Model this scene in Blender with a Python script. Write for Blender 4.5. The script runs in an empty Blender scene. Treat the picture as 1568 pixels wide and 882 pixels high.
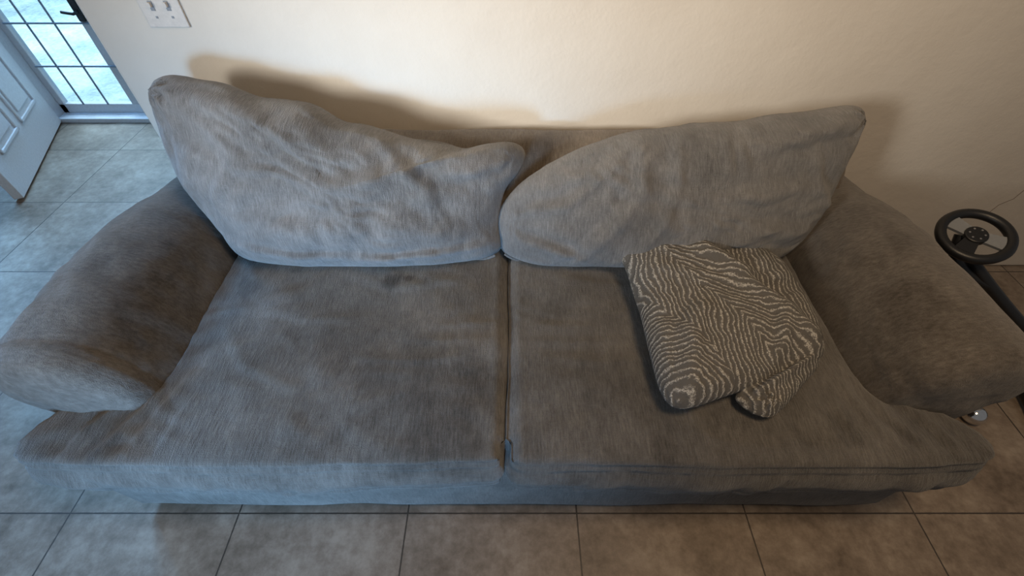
import bpy, bmesh, math, random
from mathutils import Vector, noise, Matrix
random.seed(3)
C=bpy.context
scene=C.scene
try: scene.view_settings.view_transform='Standard'
except Exception: pass

# ---------------- materials ----------------
def newmat(name):
    m=bpy.data.materials.new(name); m.use_nodes=True
    nt=m.node_tree; b=nt.nodes['Principled BSDF']
    return m,nt,b
def N(nt,t,**k):
    n=nt.nodes.new(t)
    for a,v in k.items(): setattr(n,a,v)
    return n
def L(nt,a,b): nt.links.new(a,b)
def mth(nt,op,a,b=None,c=None):
    n=N(nt,'ShaderNodeMath',operation=op)
    for i,x in enumerate((a,b,c)):
        if x is None: continue
        if isinstance(x,(int,float)): n.inputs[i].default_value=x
        else: L(nt,x,n.inputs[i])
    return n.outputs[0]
def noisen(nt,vec,scale,detail=3,rough=.5):
    n=N(nt,'ShaderNodeTexNoise'); n.inputs['Scale'].default_value=scale
    n.inputs['Detail'].default_value=detail; n.inputs['Roughness'].default_value=rough
    L(nt,vec,n.inputs['Vector']); return n.outputs['Fac']
def mapn(nt,vec,scale=(1,1,1),rot=(0,0,0),loc=(0,0,0)):
    n=N(nt,'ShaderNodeMapping'); n.inputs['Scale'].default_value=scale
    n.inputs['Rotation'].default_value=rot; n.inputs['Location'].default_value=loc
    L(nt,vec,n.inputs['Vector']); return n.outputs[0]
def ramp(nt,fac,stops):
    r=N(nt,'ShaderNodeValToRGB'); L(nt,fac,r.inputs[0])
    e=r.color_ramp.elements
    while len(e)<len(stops): e.new(.5)
    for i,(p,c) in enumerate(stops):
        e[i].position=p; e[i].color=(*c,1)
    return r.outputs[0]
def bump(nt,b,h,strength,dist):
    n=N(nt,'ShaderNodeBump'); n.inputs['Strength'].default_value=strength
    n.inputs['Distance'].default_value=dist
    L(nt,h,n.inputs['Height']); L(nt,n.outputs[0],b.inputs['Normal'])

def fabric(name,dark,light,stretch=(1,.12,.12),seed=0.0,stains_and_patches=()):
    m,nt,b=newmat(name)
    tc=N(nt,'ShaderNodeTexCoord').outputs['Object']
    v=mapn(nt,tc,(1,1,1),loc=(seed,seed*.7,seed*.3))
    streak=noisen(nt,mapn(nt,v,stretch),300,2,.6)
    cross=noisen(nt,mapn(nt,v,(.15,1,1)),260,2,.6)
    fine=noisen(nt,v,480,2,.7)
    mid=noisen(nt,mapn(nt,v,(1,.6,.6)),15,5,.7)
    big=noisen(nt,v,4.2,4,.6)
    s=mth(nt,'MULTIPLY',streak,.31)
    s=mth(nt,'ADD',s,mth(nt,'MULTIPLY',fine,.22))
    s=mth(nt,'ADD',s,mth(nt,'MULTIPLY',cross,.07))
    s=mth(nt,'ADD',s,mth(nt,'MULTIPLY',mid,.25))
    s=mth(nt,'ADD',s,mth(nt,'MULTIPLY',big,.27))
    s=mth(nt,'SUBTRACT',s,.02)
    for (sx,sy,sz,r,a) in stains_and_patches:
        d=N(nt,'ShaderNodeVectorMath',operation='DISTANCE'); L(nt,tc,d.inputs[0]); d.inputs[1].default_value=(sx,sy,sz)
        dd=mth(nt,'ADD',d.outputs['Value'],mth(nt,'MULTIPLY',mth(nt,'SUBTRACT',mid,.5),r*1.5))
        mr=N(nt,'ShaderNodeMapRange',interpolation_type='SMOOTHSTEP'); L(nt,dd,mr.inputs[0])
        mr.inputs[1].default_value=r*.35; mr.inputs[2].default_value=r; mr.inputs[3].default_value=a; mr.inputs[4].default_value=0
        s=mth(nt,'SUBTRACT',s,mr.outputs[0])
    col=ramp(nt,s,[(.27,tuple(x*.4 for x in dark)),(.41,dark),(.54,tuple((a+c)/2*.90 for a,c in zip(dark,light))),(.69,light)])
    L(nt,col,b.inputs['Base Color'])
    b.inputs['Roughness'].default_value=.95
    try:
        b.inputs['Sheen Weight'].default_value=.25; b.inputs['Sheen Roughness'].default_value=.5
        b.inputs['Specular IOR Level'].default_value=.1
    except Exception: pass
    h=mth(nt,'ADD',mth(nt,'MULTIPLY',streak,.6),mth(nt,'MULTIPLY',fine,.6))
    h=mth(nt,'ADD',h,mth(nt,'MULTIPLY',mid,1.2))
    h=mth(nt,'ADD',h,mth(nt,'MULTIPLY',cross,.3))
    bump(nt,b,h,.8,.005)
    return m
M_seat=fabric('chenille_seat',(.062,.055,.047),(.198,.180,.158),stains_and_patches=((-.375,.975,.46,.042,.19),(-.32,.985,.46,.024,.16),(-.22,.58,.46,.26,.07),(-.40,.80,.46,.03,.10),(-.62,.78,.46,.04,.06),(.52,.52,.46,.06,.06),(-.80,.95,.46,.05,.08),(-.75,.70,.46,.12,.04),(.25,.62,.46,.15,.04),(-.55,.42,.36,.05,.07),(.15,.42,.38,.05,.06),(.12,.85,.46,.06,.06),(.80,.50,.46,.07,.07),(.35,.45,.44,.05,.07),(-.95,.46,.44,.06,.07),(.95,.48,.44,.05,.07)))  # stains, plus a broad mildly darker patch near the left seat's front
M_back=fabric('chenille_back_cushion',(.086,.081,.076),(.255,.242,.226),seed=2.3,stains_and_patches=((-.62,1.15,.66,.09,.05),(-.25,1.1,.62,.07,.05),(.70,1.15,.66,.10,.05),(.40,1.1,.58,.06,.05)))
M_arm=fabric('chenille_arm',(.068,.056,.045),(.198,.172,.145),stretch=(.2,.5,.2),seed=5.1,stains_and_patches=((-.94,.78,.52,.16,.08),(-.96,.95,.56,.10,.08),(1.0,.75,.60,.10,.05),(1.12,.60,.58,.05,.08),(1.08,.95,.64,.05,.06),(-1.1,.85,.64,.06,.06)))
M_frame=fabric('chenille_frame',(.085,.066,.048),(.24,.195,.15),seed=7.7)

def simple(name,col,rough=.5,metal=0,bs=0,bscale=80,var=0.06):
    m,nt,b=newmat(name)
    tc=N(nt,'ShaderNodeTexCoord').outputs['Object']
    n=noisen(nt,tc,bscale,3,.6)
    c=ramp(nt,n,[(.3,tuple(x*(1-var) for x in col)),(.7,tuple(min(1,x*(1+var)) for x in col))])
    L(nt,c,b.inputs['Base Color'])
    b.inputs['Roughness'].default_value=rough; b.inputs['Metallic'].default_value=metal
    if bs: bump(nt,b,n,bs,.002)
    return m
M_black=simple('black_plastic',(.012,.012,.013),.4)
M_grey=simple('grey_plastic',(.25,.26,.27),.4)
M_chrome=simple('chrome',(.75,.75,.75),.12,1)
M_white=simple('white_door_paint',(.66,.67,.70),.45,bs=.1)
M_plate=simple('switch_plastic',(.64,.59,.53),.35)
M_crack=simple('crack_dark',(.16,.12,.09),.9)
M_foot=simple('dark_wood',(.03,.018,.01),.5)

def wallmat():
    m,nt,b=newmat('plaster_wall')
    tc=N(nt,'ShaderNodeTexCoord').outputs['Object']
    a=noisen(nt,tc,2.2,4,.6); f=noisen(nt,tc,55,4,.6); g=noisen(nt,tc,14,3,.6)
    col=ramp(nt,a,[(.3,(.61,.54,.45)),(.7,(.67,.605,.515))])
    L(nt,col,b.inputs['Base Color']); b.inputs['Roughness'].default_value=.75
    bump(nt,b,mth(nt,'ADD',mth(nt,'MULTIPLY',f,.35),g),.4,.006)
    return m
M_wall=wallmat()

def tilemat():
    m,nt,b=newmat('ceramic_floor_tile')
    tc=N(nt,'ShaderNodeTexCoord').outputs['Object']
    sep=N(nt,'ShaderNodeSeparateXYZ'); L(nt,tc,sep.inputs[0])
    T=.514
    def edge(o,off):
        x=mth(nt,'DIVIDE',mth(nt,'SUBTRACT',o,off),T)
        fr=mth(nt,'FRACT',x)
        d=mth(nt,'ABSOLUTE',mth(nt,'SUBTRACT',fr,.5))
        return mth(nt,'MULTIPLY',mth(nt,'SUBTRACT',.5,d),T), mth(nt,'FLOOR',x)
    dx,ix=edge(sep.outputs[0],.197-5*T); dy,iy=edge(sep.outputs[1],.437-5*T)
    d=mth(nt,'MINIMUM',dx,dy)
    wob=noisen(nt,tc,60,2)
    g=mth(nt,'LESS_THAN',d,mth(nt,'ADD',.0012,mth(nt,'MULTIPLY',wob,.0022)))
    comb=N(nt,'ShaderNodeCombineXYZ'); L(nt,ix,comb.inputs[0]); L(nt,iy,comb.inputs[1])
    wn=N(nt,'ShaderNodeTexWhiteNoise'); L(nt,comb.outputs[0],wn.inputs['Vector'])
    a=noisen(nt,tc,5,5,.65); c2=noisen(nt,tc,28,5,.7)
    s=mth(nt,'ADD',mth(nt,'MULTIPLY',a,.55),mth(nt,'MULTIPLY',c2,.45))
    s=mth(nt,'ADD',s,mth(nt,'MULTIPLY',mth(nt,'SUBTRACT',wn.outputs['Value'],.5),.05))
    col=ramp(nt,s,[(.36,(.135,.100,.070)),(.5,(.235,.182,.136)),(.64,(.35,.286,.222))])
    mix=N(nt,'ShaderNodeMix',data_type='RGBA'); L(nt,g,mix.inputs[0]); L(nt,col,mix.inputs[6])
    mix.inputs[7].default_value=(.058,.045,.034,1)
    L(nt,mix.outputs[2],b.inputs['Base Color'])
    L(nt,mth(nt,'ADD',.36,mth(nt,'MULTIPLY',c2,.3)),b.inputs['Roughness'])
    h=mth(nt,'SUBTRACT',mth(nt,'MULTIPLY',c2,.3),g)
    bump(nt,b,h,.4,.002)
    return m
M_tile=tilemat()

def chevron():
    m,nt,b=newmat('chevron_weave')
    tc=N(nt,'ShaderNodeTexCoord').outputs['Object']
    wn=N(nt,'ShaderNodeTexNoise'); wn.inputs['Scale'].default_value=7; wn.inputs['Detail'].default_value=2
    L(nt,tc,wn.inputs['Vector'])
    sep=N(nt,'ShaderNodeSeparateXYZ'); L(nt,tc,sep.inputs[0])
    X=mth(nt,'ADD',sep.outputs[0],mth(nt,'MULTIPLY',mth(nt,'SUBTRACT',wn.outputs['Fac'],.5),.07)); Y=sep.outputs[1]
    Yz=mth(nt,'SUBTRACT',Y,mth(nt,'MULTIPLY',sep.outputs[2],.7))
    p=mth(nt,'SUBTRACT',mth(nt,'MULTIPLY',X,.60),mth(nt,'MULTIPLY',Yz,.80))
    q=mth(nt,'ADD',mth(nt,'MULTIPLY',X,.80),mth(nt,'MULTIPLY',Yz,.60))
    q=mth(nt,'ADD',q,-.715+.10*3+.05+.5)
    P=.27
    tri=mth(nt,'MULTIPLY',mth(nt,'ABSOLUTE',mth(nt,'SUBTRACT',mth(nt,'FRACT',mth(nt,'DIVIDE',q,P)),.5)),P)
    ph=mth(nt,'DIVIDE',mth(nt,'ADD',p,mth(nt,'MULTIPLY',tri,1.6)),.0245)
    jit=noisen(nt,tc,38,3,.7)
    ph=mth(nt,'ADD',ph,mth(nt,'MULTIPLY',jit,1.3))
    s=mth(nt,'SINE',mth(nt,'MULTIPLY',ph,6.2832))
    fine=noisen(nt,tc,300,2,.7)
    s2=mth(nt,'ADD',mth(nt,'MULTIPLY',s,.42),mth(nt,'MULTIPLY',mth(nt,'SUBTRACT',fine,.5),1.5))
    s2=mth(nt,'ADD',s2,.37)
    col=ramp(nt,s2,[(.42,(.100,.091,.079)),(.66,(.185,.170,.148)),(.90,(.46,.43,.375))])
    L(nt,col,b.inputs['Base Color']); b.inputs['Roughness'].default_value=.95
    bump(nt,b,mth(nt,'ADD',s,fine),.5,.003)
    return m
M_chev=chevron()

def groundmat():
    m,nt,b=newmat('outdoor_concrete')
    tc=N(nt,'ShaderNodeTexCoord').outputs['Object']
    a=noisen(nt,tc,1.6,5,.65); f=noisen(nt,tc,30,4,.8)
    s=mth(nt,'ADD',mth(nt,'MULTIPLY',a,.6),mth(nt,'MULTIPLY',f,.4))
    col=ramp(nt,s,[(.38,(.26,.33,.34)),(.5,(.44,.55,.56)),(.64,(.72,.75,.76))])
    L(nt,col,b.inputs['Base Color']); b.inputs['Roughness'].default_value=.9
    return m
M_ground=groundmat()
def glassmat():
    m,nt,b=newmat('door_glass')
    tc=N(nt,'ShaderNodeTexCoord').outputs['Object']
    n=noisen(nt,tc,5); 
    tr=N(nt,'ShaderNodeBsdfTransparent'); tr.inputs[0].default_value=(.88,.95,1,1)
    gl=N(nt,'ShaderNodeBsdfGlossy'); gl.inputs['Roughness'].default_value=.05
    mx=N(nt,'ShaderNodeMixShader'); L(nt,mth(nt,'MULTIPLY',n,.08),mx.inputs[0])
    L(nt,tr.outputs[0],mx.inputs[1]); L(nt,gl.outputs[0],mx.inputs[2])
    L(nt,mx.outputs[0],nt.nodes['Material Output'].inputs['Surface'])
    return m
M_glass=glassmat()

# ---------------- geometry helpers ----------------
def obj_from(name,verts,faces,mat,smooth=False,parent=None):
    me=bpy.data.meshes.new(name); me.from_pydata([tuple(v) for v in verts],[],faces); me.validate(); me.update()
    o=bpy.data.objects.new(name,me); scene.collection.objects.link(o)
    if mat: me.materials.append(mat)
    if smooth:
        for p in me.polygons: p.use_smooth=True
    if parent: o.parent=parent
    return o
def fixn(o):
    bm=bmesh.new(); bm.from_mesh(o.data); bmesh.ops.recalc_face_normals(bm,faces=bm.faces); bm.to_mesh(o.data); bm.free()
def box(name,a,b,mat,bev=0,parent=None):
    x0,y0,z0=a;x1,y1,z1=b
    v=[(x,y,z) for x in(x0,x1) for y in(y0,y1) for z in(z0,z1)]
    f=[(0,1,3,2),(4,6,7,5),(0,4,5,1),(2,3,7,6),(0,2,6,4),(1,5,7,3)]
    o=obj_from(name,v,f,mat,parent=parent); fixn(o)
    if bev:
        m=o.modifiers.new('bev','BEVEL'); m.width=bev; m.segments=3
    return o
def tube(name,pts,r,mat,parent=None,cyclic=False,spline='POLY'):
    cu=bpy.data.curves.new(name,'CURVE'); cu.dimensions='3D'; cu.bevel_depth=r; cu.bevel_resolution=3; cu.use_fill_caps=True
    s=cu.splines.new('POLY'); s.points.add(len(pts)-1)
    for i,p in enumerate(pts): s.points[i].co=(*p,1)
    s.use_cyclic_u=cyclic
    t=bpy.data.objects.new(name+'_c',cu); scene.collection.objects.link(t)
    dg=C.evaluated_depsgraph_get(); me=bpy.data.meshes.new_from_object(t.evaluated_get(dg))
    bpy.data.objects.remove(t); o=bpy.data.objects.new(name,me); scene.collection.objects.link(o)
    me.materials.clear(); me.materials.append(mat)
    for p in me.polygons: p.use_smooth=True
    if parent: o.parent=parent
    return o
def catmull(pts,n,cyclic=True):
    out=[];L_=len(pts)
    rng=L_ if cyclic else L_-1
    for i in range(rng):
        def P(k):
            return pts[k%L_] if cyclic else pts[max(0,min(L_-1,k))]
        p0,p1,p2,p3=P(i-1),P(i),P(i+1),P(i+2)
        for j in range(n):
            t=j/n
            out.append(tuple(.5*((2*b)+(-a+c)*t+(2*a-5*b+4*c-d)*t*t+(-a+3*b-3*c+d)*t**3) for a,b,c,d in zip(p0,p1,p2,p3)))
    if not cyclic: out.append(tuple(pts[-1]))
    return out
def resample(pts,n):
    d=[0];m=len(pts)
    for i in range(m):
        a=Vector(pts[i]);b=Vector(pts[(i+1)%m]); d.append(d[-1]+(b-a).length)
    tot=d[-1];out=[];k=0
    for i in range(n):
        s=tot*i/n
        while d[k+1]<s: k+=1
        t=(s-d[k])/max(1e-9,d[k+1]-d[k])
        a=Vector(pts[k]);b=Vector(pts[(k+1)%m]); out.append(tuple(a.lerp(b,t)))
    return out
def remesh(o,vox,it=8,fac=.5):
    m=o.modifiers.new('r','REMESH'); m.mode='VOXEL'; m.voxel_size=vox; m.use_smooth_shade=True
    s=o.modifiers.new('s','SMOOTH'); s.iterations=it; s.factor=fac
    dg=C.evaluated_depsgraph_get(); me=bpy.data.meshes.new_from_object(o.evaluated_get(dg))
    mats=list(o.data.materials); o.modifiers.clear(); o.data=me
    me.materials.clear()
    for mm in mats: me.materials.append(mm)
    for p in me.polygons: p.use_smooth=True; p.material_index=0
def displace(o,fn):
    me=o.data
    cos=[v.co.copy() for v in me.vertices]; ns=[v.normal.copy() for v in me.vertices]
    for v,c,n in zip(me.vertices,cos,ns): v.co=c+fn(c,n)
    me.update()
def prism(name,poly,z0,z1,mat,parent=None):
    n=len(poly)
    v=[(x,y,z0) for x,y in poly]+[(x,y,z1) for x,y in poly]
    f=[tuple(range(n))[::-1],tuple(range(n,2*n))]+[(i,(i+1)%n,n+(i+1)%n,n+i) for i in range(n)]
    o=obj_from(name,v,f,mat,parent=parent); fixn(o); return o
def segd(p,a,b):
    ab=(b[0]-a[0],b[1]-a[1]); l=ab[0]**2+ab[1]**2
    t=max(0,min(1,((p[0]-a[0])*ab[0]+(p[1]-a[1])*ab[1])/max(l,1e-9)))
    dx=p[0]-a[0]-ab[0]*t; dy=p[1]-a[1]-ab[1]*t
    cr=ab[0]*dy-ab[1]*dx
    return math.hypot(dx,dy),t,(1 if cr>0 else -1)
def foldh(p,folds):
    h=0
    for pts,w,amp in folds:
        best=9;bt=0;bs=1
        n=len(pts)-1
        for i in range(n):
            d,t,s=segd(p,pts[i],pts[i+1])
            if d<best: best=d;bt=(i+t)/n;bs=s
        if best<w*3.5:
            tap=math.sin(math.pi*min(1,max(0,bt*.84+.08)))**.6
            x=best*bs/w
            h+=amp*tap*(math.exp(-x*x)-.55*math.exp(-((x-1.5)**2)))
    return h
def billow(P,s):
    # puffed cloth: rounded bulges separated by soft creases, domain-warped
    w=Vector((noise.noise(P*3+Vector((5,1,2))),noise.noise(P*3+Vector((1,7,3))),0))*.16
    q=(P+w)*s
    n=noise.noise(q)
    return math.sqrt(n*n+.0025)*2-.35
def inflated(name,outline,center,mapf,nrm,tf,tb,mat,folds=(),knots=(),parent=None,pw=2.6,ex=.55,nseg=260,nr=70,namp=.012,seed=0.0,profile=None,piping=0,pzmax=9,fk=1.0):
    ol=resample(catmull(outline,8),nseg)
    cx,cy=center
    n=Vector(nrm).normalized()
    verts=[];idx={}
    def pt(r,i,side):
        a=cx+(ol[i][0]-cx)*r; b=cy+(ol[i][1]-cy)*r
        base=Vector(mapf(a,b))
        q=max(0,1-r**pw)**ex
        T=tf if side>0 else tb
        if profile: T*=profile(a,b)
        h=T*q
        P=Vector((a+seed,b+seed,side*3.0))
        w=min(1,(1-r)*9)
        h2=namp*.9*noise.noise(P*3.5)
        h2+=namp*.55*billow(Vector((P.x,P.y*1.5,P.z)),6.5)
        h2+=namp*.32*billow(Vector((P.x*1.1,P.y*1.6,P.z+2)),15)
        if side>0: h2+=fk*foldh((a,b),folds)
        for (kx,ky,rad,amp,cnt) in knots:
            d=math.hypot(a-kx,b-ky)
            if d<rad*3: h2+=amp*math.cos(cnt*math.atan2(b-ky,a-kx)+seed)*math.exp(-(d/rad)**2)
        h+=h2*w
        return base+n*h*side
    faces=[]
    rs=[math.sin(.5*math.pi*(k/nr))**.85 for k in range(nr+1)]
    verts.append(pt(0.0001,0,1)); verts.append(pt(0.0001,0,-1))
    def vi(side,k,i):
        return idx[(side if k<nr else 0,k,i%nseg)]
    for k in range(1,nr+1):
        for side in ((1,-1) if k<nr else (0,)):
            for i in range(nseg):
                idx[(side,k,i)]=len(verts)
                if side==0:
                    p=pt(1.0,i,1)
                    verts.append(p+Vector((0,0,.006*noise.noise(p*14))))
                else: verts.append(pt(rs[k],i,side))
    for side in (1,-1):
        for i in range(nseg):
            a,b=vi(side,1,i),vi(side,1,i+1)
            c=0 if side>0 else 1
            faces.append((c,a,b) if side>0 else (c,b,a))
            for k in range(1,nr):
                q=(vi(side,k,i),vi(side,k+1,i),vi(side,k+1,i+1),vi(side,k,i+1))
                faces.append(q if side>0 else q[::-1])
    o=obj_from(name,verts,faces,mat,smooth=True,parent=parent); fixn(o)
    if piping:
        rim=[verts[idx[(0,nr,i)]] for i in range(nseg)]
        low=[i for i in range(nseg) if rim[i].z<pzmax]
        if len(low)==nseg: tube(name+'_piping',rim,piping,mat,parent=parent,cyclic=True)
        else:
            st=0
            for k in range(len(low)):
                if (low[k]-low[k-1])%nseg>1: st=k
            low=low[st:]+low[:st]
            tube(name+'_piping',[rim[i] for i in low],piping,mat,parent=parent)
            tube(name+'_hem',[rim[i]+Vector((0,-.022,.012+.006*noise.noise(rim[i]*9))) for i in low[4:-4]],piping*1.1,mat,parent=parent)
    return o

# ---------------- room ----------------
def empty(name):
    e=bpy.data.objects.new(name,None); scene.collection.objects.link(e); return e
floor=box('floor',(-6.2,-3.2,-.1),(3.4,2.97,0),M_tile)
WY=1.5
wb=box('wall_back',(-1.26,WY,0),(3.3,WY+.12,2.6),M_wall,.012)
box('wall_return',(-1.259,WY+.12,0),(-1.14,2.85,2.6),M_wall)
wd=empty('wall_entry')
box('left_section',(-6.1,2.85,0),(-3.0,2.97,2.6),M_wall,parent=wd)
box('right_section',(-2.0,2.85,0),(-1.14,2.97,2.6),M_wall,parent=wd)
box('header',(-3.0,2.85,2.1),(-2.0,2.97,2.6),M_wall,parent=wd)
tr=empty('trim_1')
box('jamb_hinge',(-3.0,2.83,0),(-2.95,2.97,2.1),M_white,.004,parent=tr)
box('jamb_latch',(-2.05,2.83,0),(-2.0,2.97,2.1),M_white,.004,parent=tr)
box('head',(-2.95,2.83,2.05),(-2.05,2.97,2.1),M_white,parent=tr)
box('threshold',(-2.95,2.82,0),(-2.05,2.97,.03),M_white,.005,parent=tr)
sd=empty('door_2')
box('bottom_rail',(-2.95,2.9,.03),(-2.05,2.94,.09),M_white,.004,parent=sd)
box('top_rail',(-2.95,2.9,1.97),(-2.05,2.94,2.05),M_white,.004,parent=sd)
box('stile_1',(-2.95,2.9,.03),(-2.91,2.94,2.05),M_white,.004,parent=sd)
box('stile_2',(-2.47,2.9,.09),(-2.41,2.94,1.97),M_white,.004,parent=sd)
box('stile_3',(-2.1,2.9,.03),(-2.05,2.94,2.05),M_white,.004,parent=sd)
box('glass_pane',(-2.91,2.918,.09),(-2.10,2.922,1.97),M_glass,parent=sd)
M_bar=simple('bar_paint',(.22,.28,.35),.5)
for i,x in enumerate((-2.78,-2.62,-2.24)):
    tube('grille_bar_%d'%i,[(x,2.895,.09),(x,2.895,1.97)],.0055,M_bar,parent=sd)
for i in range(7):
    z=.33+i*.24
    tube('grille_rail_%d'%i,[(-2.91,2.893,z),(-2.1,2.893,z)],.0055,M_bar,parent=sd)
box('latch_plate',(-2.46,2.885,.58),(-2.425,2.9,.70),M_black,.003,parent=sd)
tube('latch_handle',[(-2.44,2.885,.63),(-2.44,2.85,.63),(-2.50,2.85,.64)],.008,M_black,parent=sd)
dr=empty('door_1')
def leaf():
    lw,lh,th=.887,2.02,.044
    box('leaf',(0,-th,.012),(lw,0,lh),M_white,.003,parent=dr)
    cols=((.12,.41),(.477,.767)); rows=((.20,.86),(1.0,1.62),(1.72,1.92))
    for x0,x1 in cols:
        for z0,z1 in rows:
            for k,(a,b) in enumerate((((x0,z0),(x1,z0+.018)),((x0,z1-.018),(x1,z1)),((x0,z0),(x0+.018,z1)),((x1-.018,z0),(x1,z1)))):
                box('moulding',(a[0],-.001,a[1]),(b[0],.010,b[1]),M_white,.004,parent=dr)
            box('raised_panel',(x0+.045,-.001,z0+.045),(x1-.045,.009,z1-.045),M_white,.007,parent=dr)
    tube('knob_stem',[(lw-.06,0,.95),(lw-.06,.05,.95)],.012,M_chrome,parent=dr)
    bpy.ops.mesh.primitive_uv_sphere_add(radius=.027,location=(lw-.06,.06,.95)); k=C.object; k.name='knob'; k.data.materials.append(M_chrome); k.parent=dr
leaf()
dr.location=(-2.93,2.82,0); dr.rotation_euler=(0,0,math.radians(-67.5))
box('ground',(-9,2.97,-.12),(2,10,-.06),M_ground)
sp=empty('light_switch_plate')
px,pz=-1.015,1.066
box('plate',(px-.059,WY-.007,pz-.058),(px+.059,WY,pz+.058),M_plate,.003,parent=sp)
for i in(-.5,.5):
    n_=int(i+1.5)
    box('toggle_slot_%d'%n_,(px+i*.046-.006,WY-.0082,pz-.013),(px+i*.046+.006,WY-.005,pz+.013),M_grey,parent=sp)
    box('toggle_%d'%n_,(px+i*.046-.004,WY-.018,pz-.002),(px+i*.046+.004,WY-.006,pz+.010),M_plate,.001,parent=sp)
    for s in(-1,1):
        box('screw',(px+i*.046-.003,WY-.0082,pz+s*.03-.003),(px+i*.046+.003,WY-.005,pz+s*.03+.003),M_grey,parent=sp)
tube('plaster_crack',[(1.90,WY,.285),(1.955,WY,.312),(1.965,WY,.35),(2.0,WY,.38),(2.01,WY,.43),(2.05,WY,.455),(2.06,WY,.52)],.0012,M_crack,parent=wb)

# ---------------- sofa ----------------
sofa=empty('sofa')
def nz(c,s,o=0): return noise.noise(Vector((c.x*s+o,c.y*s+o,c.z*s)))
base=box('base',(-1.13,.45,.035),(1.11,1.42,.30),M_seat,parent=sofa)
remesh(base,.018,4)
displace(base,lambda c,n:n*(.008*nz(c,5)))
for i,(x,y) in enumerate(((-1.05,.55),(1.05,.55),(-1.05,1.32),(1.05,1.32),(0,.55))):
    box('foot_%d'%i,(x-.03,y-.03,0),(x+.03,y+.03,.06),M_foot,.004,parent=sofa)
prof=[(1.19,.22),(1.20,.45),(1.27,.60),(1.325,.69),(1.36,.715),(1.42,.722),(1.462,.70),(1.478,.64),(1.47,.22)]
def extrude_x(name,prof,xs,mat):
    v=[];f=[];n=len(prof)
    for x in xs:
        for y,z in prof: v.append((x,y,z))
    for k in range(len(xs)-1):
        for i in range(n): f.append((k*n+i,k*n+(i+1)%n,(k+1)*n+(i+1)%n,(k+1)*n+i))
    f.append(tuple(range(n))); f.append(tuple(range((len(xs)-1)*n,len(xs)*n))[::-1])
    o=obj_from(name,v,f,mat,parent=sofa); fixn(o); return o
bk=extrude_x('backrest',prof,(-1.10,1.10),M_frame)
remesh(bk,.016,5)
displace(bk,lambda c,n:n*(.007*nz(c,4,3)+.003*nz(c,11,3)))
def arm(side,name):
    pr=[(.90,.12),(.90,.42),(.925,.50),(.975,.580),(1.045,.632),(1.12,.648),(1.195,.628),(1.245,.575),(1.255,.51),(1.225,.45),(1.175,.40),(1.155,.12)]
    pr=catmull(pr[1:-1],4,False); pr=[(.90,.12)]+pr+[(1.155 if side<0 else 1.12,.12)]
    st=[(.548,.66),(.556,.84),(.572,.94),(.60,.985),(.65,1.0),(.95,1.0),(1.15,.92),(1.30,.80),(1.42,.74)]
    cx,cz=1.08,.50
    v=[];f=[];n=len(pr)
    for y,s in st:
        sx=1-(1-s)*.45 if y>1 else s
        for x,z in pr:
            zz=cz+(z-cz)*s if z>.2 else z
            if y>1 and z>.2: zz-= (1-s)*.14
            v.append((side*(cx+(x-cx)*sx),y,zz))
    for k in range(len(st)-1):
        for i in range(n): f.append((k*n+i,k*n+(i+1)%n,(k+1)*n+(i+1)%n,(k+1)*n+i))
    f.append(tuple(range(n))); f.append(tuple(range((len(st)-1)*n,len(st)*n))[::-1])
    o=obj_from(name,v,f,M_arm,parent=sofa); fixn(o)
    remesh(o,.012,7)
    def d(c,nn):
        h=.012*nz(c,3.5,side)+.005*nz(c,9,side)
        h+=.005*billow(Vector((c.x+c.z,c.y,side)),10)
        sd_=abs(c.y-.618)
        if c.z>.42: h-=.0045*math.exp(-(sd_/.008)**2)
        if c.z>.42: h+=.003*math.exp(-((c.y-.60)/.012)**2)
        h+=.006*max(0,nz(c,22,4+side))*(1 if c.z<.56 else .2)
        return nn*h
    displace(o,d)
    return o
arm(-1,'arm_1'); arm(1,'arm_2')
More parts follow.
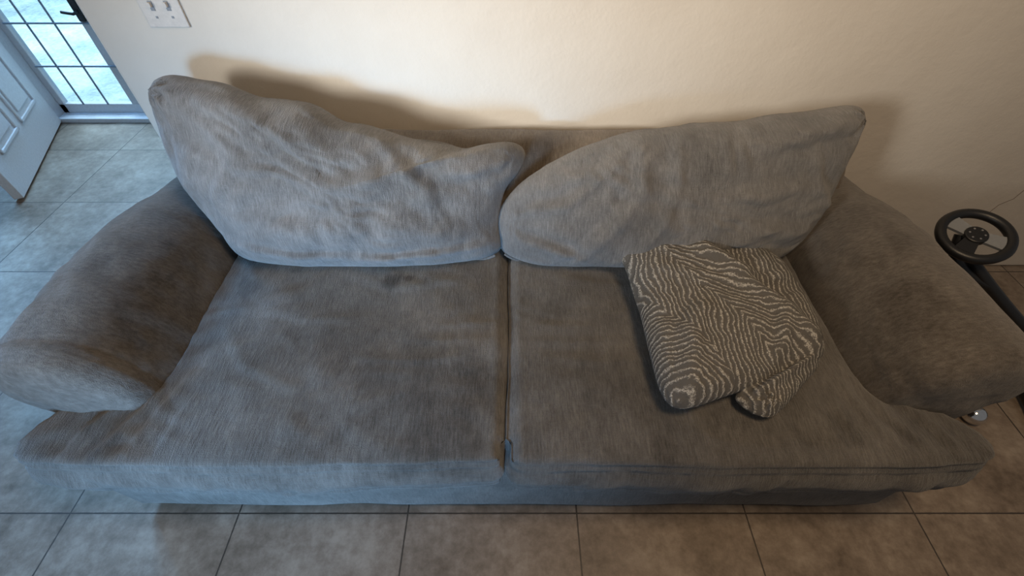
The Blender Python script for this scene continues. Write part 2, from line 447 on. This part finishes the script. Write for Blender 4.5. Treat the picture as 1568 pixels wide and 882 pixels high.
def seat(side,name,gap):
    P=[(gap,.415),(.5,.402),(.9,.405),(1.12,.412),(1.165,.43),(1.172,.47),(1.145,.52),(1.115,.565),(.95,.585),(.915,.61),(.908,.66),(.908,1.2),(gap,1.2)]
    if side>0: P=[(gap,.415),(.5,.402),(.9,.405),(1.085,.415),(1.125,.43),(1.135,.465),(1.115,.505),(1.07,.54),(.95,.575),(.915,.61),(.908,.66),(.908,1.2),(gap,1.2)]
    P=[(side*x,y) for x,y in P]
    if side>0: P=P[::-1]
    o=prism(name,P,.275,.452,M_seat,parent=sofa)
    remesh(o,.010,9)
    folds=[([(side*1.04,.43),(side*1.02,.50),(side*.97,.57)],.012,.009),
           ([(side*.97,.43),(side*.93,.52),(side*.90,.60)],.012,.008),
           ([(side*.90,.43),(side*.87,.52),(side*.84,.64)],.012,.006),
           ([(side*.82,.44),(side*.80,.56)],.012,.005),
           ([(side*.15,.98),(side*.35,.95),(side*.5,1.0)],.015,.003),
           ([(side*.08,.70),(side*.25,.68),(side*.42,.70)],.012,.004),
           ([(side*.05,.755),(side*.2,.745),(side*.30,.76)],.009,.003),
           ([(side*.05,.81),(side*.22,.80)],.010,.003),
           ([(side*.45,.84),(side*.60,.83),(side*.70,.85)],.012,.003),
           ([(side*.55,.60),(side*.7,.66),(side*.8,.78)],.016,.003)]
    cxm=side*.46
    def d(c,nn):
        v=Vector((0,0,0))
        gx=abs(c.x-side*gap)
        if nn.z>.3:
            ex=1-min(1,abs((c.x-cxm)/.46))**3; ey=1-min(1,abs((c.y-.8)/.42))**3
            v.z+=.020*ex*ey-.028*math.exp(-(((c.x-cxm)/.24)**2+((c.y-.80)/.18)**2))
            v.z+=foldh((c.x,c.y),folds)
            v.z+=.003*billow(Vector((c.x,c.y*1.6,side)),9)
            v.z-=.014*math.exp(-(gx/.016)**2)
            v.z+=.0035*math.exp(-((gx-.034)/.007)**2)
        h=.008*nz(c,3.6,side*2)+.003*nz(c,9,2)+.001*nz(Vector((c.x,c.y*.4,c.z)),26,1)
        if c.y<.47:
            h-=.014*math.exp(-(gx/.02)**2)
            if c.z<.41: h+=.008*billow(Vector((c.x,c.z*.8,side)),12)+.016*max(0,1-abs(c.z-.36)/.07)
            for zs in (.420,.298):
                dz=c.z-zs-.004*noise.noise(Vector((c.x*6,zs,side)))
                h+= .005*math.exp(-(dz/.006)**2)-.006*math.exp(-((abs(dz)-.013)/.006)**2)
        return v+nn*h
    displace(o,d)
    return o
seat(-1,'seat_cushion_1',.0125); seat(1,'seat_cushion_2',-.0115)
K=.52
def mp(a,b): return (a,1.10+K*(b-.46),b)
Lo=[(-1.038,.878),(-1.025,.915),(-.975,.932),(-.90,.922),(-.83,.912),(-.74,.882),(-.657,.874),(-.58,.862),(-.50,.822),(-.4165,.808),(-.30,.778),(-.205,.764),(-.14,.752),(-.07,.765),(.008,.766),(.040,.738),(.02,.69),(-.022,.64),(-.04,.56),(-.035,.485),(-.10,.450),(-.30,.432),(-.55,.430),(-.76,.436),(-.87,.462),(-.93,.545),(-1.0,.643),(-1.030,.73),(-1.04,.81)]
Lf=[([(-1.0,.88),(-.82,.865),(-.62,.81),(-.5,.74)],.028,.020),
    ([(-.62,.70),(-.50,.67),(-.36,.69),(-.26,.73)],.022,.022),
    ([(-.36,.77),(-.30,.71),(-.24,.66),(-.22,.60)],.018,.018),
    ([(-.30,.70),(-.24,.735),(-.16,.74)],.014,.014),
    ([(.0,.735),(-.10,.70),(-.20,.70)],.018,.016),
    ([(-.85,.60),(-.60,.56),(-.35,.57),(-.1,.54)],.03,.014),
    ([(-.88,.52),(-.62,.487),(-.36,.485)],.012,.016),
    ([(-.50,.47),(-.26,.49),(-.06,.51)],.011,.016),
    ([(-1.0,.76),(-.78,.72),(-.66,.70)],.02,.010),
    ([(-.55,.64),(-.45,.60),(-.40,.53)],.018,.008),
    ([(-.90,.84),(-.80,.79),(-.74,.72)],.02,.010),
    ([(-.72,.83),(-.62,.79),(-.55,.72)],.016,.014)]
inflated('back_cushion_1',Lo,(-.52,.66),mp,(0,-1,K),.15,.075,M_back,Lf,
   knots=[(-.98,.90,.05,.016,7),(.0,.735,.04,.008,5)],parent=sofa,namp=.023,seed=1.3,ex=.48,fk=.9,
   profile=lambda a,b:1.0+.3*max(0,(.72-b))/.25,piping=.0045,pzmax=.50)
Ro=[(-.042,.58),(-.036,.485),(.01,.450),(.10,.432),(.30,.430),(.55,.432),(.806,.442),(.895,.48),(.962,.57),(1.005,.70),(1.032,.80),(1.026,.845),(.985,.860),(.87,.846),(.7835,.838),(.67,.822),(.575,.818),(.45,.805),(.344,.793),(.26,.770),(.19,.747),(.10,.705),(.02,.655)]
Rf=[([(1.0,.83),(.85,.80),(.70,.77)],.022,.018),
    ([(.12,.68),(.25,.70),(.34,.76)],.018,.018),
    ([(.05,.60),(.16,.62),(.24,.68)],.015,.016),
    ([(.22,.50),(.30,.58),(.36,.66),(.36,.75)],.022,.022),
    ([(.36,.49),(.42,.58),(.46,.68),(.46,.76)],.018,.018),
    ([(.60,.52),(.72,.56),(.86,.55)],.022,.018),
    ([(.62,.64),(.75,.66),(.90,.66)],.02,.014),
    ([(.85,.74),(.88,.66),(.95,.60)],.018,.014),
    ([(.0,.53),(.10,.51),(.22,.47)],.014,.016)]
inflated('back_cushion_2',Ro,(.48,.645),mp,(0,-1,K),.15,.075,M_back,Rf,
   knots=[(1.0,.83,.05,.014,7),(.0,.56,.04,.008,6)],parent=sofa,namp=.024,seed=6.1,ex=.48,fk=1.0,
   profile=lambda a,b:1.0+.3*max(0,(.72-b))/.25,piping=.0045,pzmax=.50)

# ---------------- throw pillow ----------------
tp=empty('throw_pillow')
To=[(.316,1.097),(.345,1.102),(.45,1.072),(.5675,1.058),(.67,1.040),(.765,1.005),(.81,.93),(.826,.84),(.822,.75),(.795,.668),(.74,.635),(.66,.60),(.58,.572),(.50,.545),(.406,.516),(.360,.545),(.352,.68),(.352,.80),(.338,.92),(.316,1.02)]
Tf=[([(.50,1.04),(.60,.93),(.70,.80),(.78,.68)],.03,.022),
    ([(.42,.56),(.45,.70),(.50,.80)],.025,.012),
    ([(.62,.60),(.68,.68),(.70,.76)],.018,.012),
    ([(.78,.90),(.70,.88),(.62,.92)],.016,.010)]
def mt(a,b): return (a,b,.514+.05*max(0,(b-.85))/.2)
inflated('pillow_body',To,(.58,.80),mt,(0,-.05,1),.068,.036,M_chev,Tf,knots=[(.33,1.08,.04,.006,5),(.79,.68,.04,.006,6)],parent=tp,namp=.013,seed=3.3,nseg=200,nr=50,ex=.5)
Fo=[(.80,.72),(.785,.65),(.72,.59),(.65,.53),(.605,.503),(.565,.515),(.54,.555),(.60,.62),(.70,.68)]
inflated('folded_corner',Fo,(.67,.61),lambda a,b:(a,b,.498),(0,0,1),.040,.024,M_chev,[([(.57,.545),(.67,.60),(.78,.67)],.010,.020)],knots=[(.60,.53,.03,.012,5)],parent=tp,namp=.014,seed=8,nseg=120,nr=24)

# ---------------- steering wheel stand ----------------
st=empty('toy_steering_wheel_stand')
wc=Vector((1.515,1.14,.50)); wn=Vector((-.25,-.22,.93)).normalized()
q=wn.to_track_quat('Z','Y')
def W(x,y,z=0): return wc+q@Vector((x,y,z))
R=.091
tube('wheel_rim',[W(R*math.cos(t),R*math.sin(t)) for t in [i*2*math.pi/48 for i in range(48)]],.016,M_black,parent=st,cyclic=True)
bpy.ops.mesh.primitive_cylinder_add(radius=.032,depth=.022,location=wc,rotation=q.to_euler()); h=C.object; h.name='wheel_hub'; h.data.materials.append(M_black); h.parent=st
bm_=h.modifiers.new('b','BEVEL'); bm_.width=.004; bm_.segments=2
for i,a in enumerate((math.radians(10),math.radians(170),math.radians(270))):
    d=Vector((math.cos(a),math.sin(a),0)); s=Vector((-d.y,d.x,0))
    v=[]
    for z in(-.004,.006):
        v+=[W(*(d*.025+s*.020+Vector((0,0,z)))),W(*(d*.085+s*.028+Vector((0,0,z)))),W(*(d*.085-s*.028+Vector((0,0,z)))),W(*(d*.025-s*.020+Vector((0,0,z))))]
    o=obj_from('wheel_spoke_%d'%i,v,[(0,1,2,3),(7,6,5,4),(0,4,5,1),(1,5,6,2),(2,6,7,3),(3,7,4,0)],M_grey if i<2 else M_black,parent=st); fixn(o)
for i in range(6):
    a=i*math.pi/3+.3
    bpy.ops.mesh.primitive_cylinder_add(radius=.003,depth=.004,location=W(.02*math.cos(a),.02*math.sin(a),.012),rotation=q.to_euler()); o=C.object; o.name='hub_bolt_%d'%i; o.data.materials.append(M_chrome); o.parent=st
tube('steering_column',catmull([tuple(W(0,0,-.01)),tuple(W(0,0,-.07)),(1.56,1.09,.40),(1.64,1.02,.33),(1.75,.93,.24),(1.87,.86,.13),(1.90,.85,.05)],6,False),.019,M_black,parent=st)
tube('wheel_bracket',catmull([tuple(W(-.03,.0,-.02)),(1.50,1.13,.42),(1.54,1.09,.38),(1.60,1.05,.36)],5,False),.018,M_black,parent=st)
tube('base_bar',[(1.60,.785,.035),(1.78,.85,.045),(1.92,.86,.04),(2.1,.88,.04)],.014,M_black,parent=st)
tube('base_cross_bar',[(1.80,.72,.03),(1.84,.85,.035),(1.9,1.1,.03)],.022,M_black,parent=st)
bpy.ops.mesh.primitive_uv_sphere_add(radius=.034,segments=32,ring_count=16,location=(1.59,.745,.034)); o=C.object; o.name='chrome_caster'; o.data.materials.append(M_chrome); o.parent=st
for p in o.data.polygons: p.use_smooth=True
box('foot_pad',(2.07,.84,0),(2.13,.92,.04),M_black,.005,parent=st)

# ---------------- lights ----------------
def area(name,loc,target,sx,sy,power,col,spread=180):
    l=bpy.data.lights.new(name,'AREA'); l.shape='RECTANGLE'; l.size=sx; l.size_y=sy; l.energy=power; l.color=col
    l.spread=math.radians(spread)
    o=bpy.data.objects.new(name,l); scene.collection.objects.link(o); o.location=loc
    o.rotation_euler=(Vector(target)-Vector(loc)).to_track_quat('-Z','Y').to_euler(); return o
area('window_daylight',(-2.7,-1.6,1.95),(-.05,1.5,1.02),.85,.8,6.8,(1.0,.98,.93),31)
area('front_left_blue_light',(-1.1,-2.9,.9),(-.75,.42,.22),.8,1.0,14,(.28,.58,1.0),33)  # added blue light from an unseen front-left source, tints the seat fronts
area('ceiling_lamp',(.6,.1,2.5),(.55,.65,0),.5,.5,20,(1.0,.73,.46))
area('outdoor_skylight',(-3.6,5.5,3.2),(-3.2,4.2,0),3.5,3.0,400,(.66,.86,1.0))
area('entry_daylight',(-2.9,2.6,2.2),(-1.9,1.2,0),.8,.8,60,(.20,.52,1.0),100)
w=bpy.data.worlds.new('World'); scene.world=w; w.use_nodes=True
w.node_tree.nodes['Background'].inputs[0].default_value=(.82,.81,.81,1)
w.node_tree.nodes['Background'].inputs[1].default_value=.165

# ---------------- camera ----------------
cam=bpy.data.cameras.new('camera'); co=bpy.data.objects.new('camera',cam); scene.collection.objects.link(co)
cam.sensor_width=36; cam.lens=16.2; cam.clip_start=.02
co.location=(0,0,1.5); co.rotation_euler=(math.radians(90-47.7),0,0)
scene.camera=co
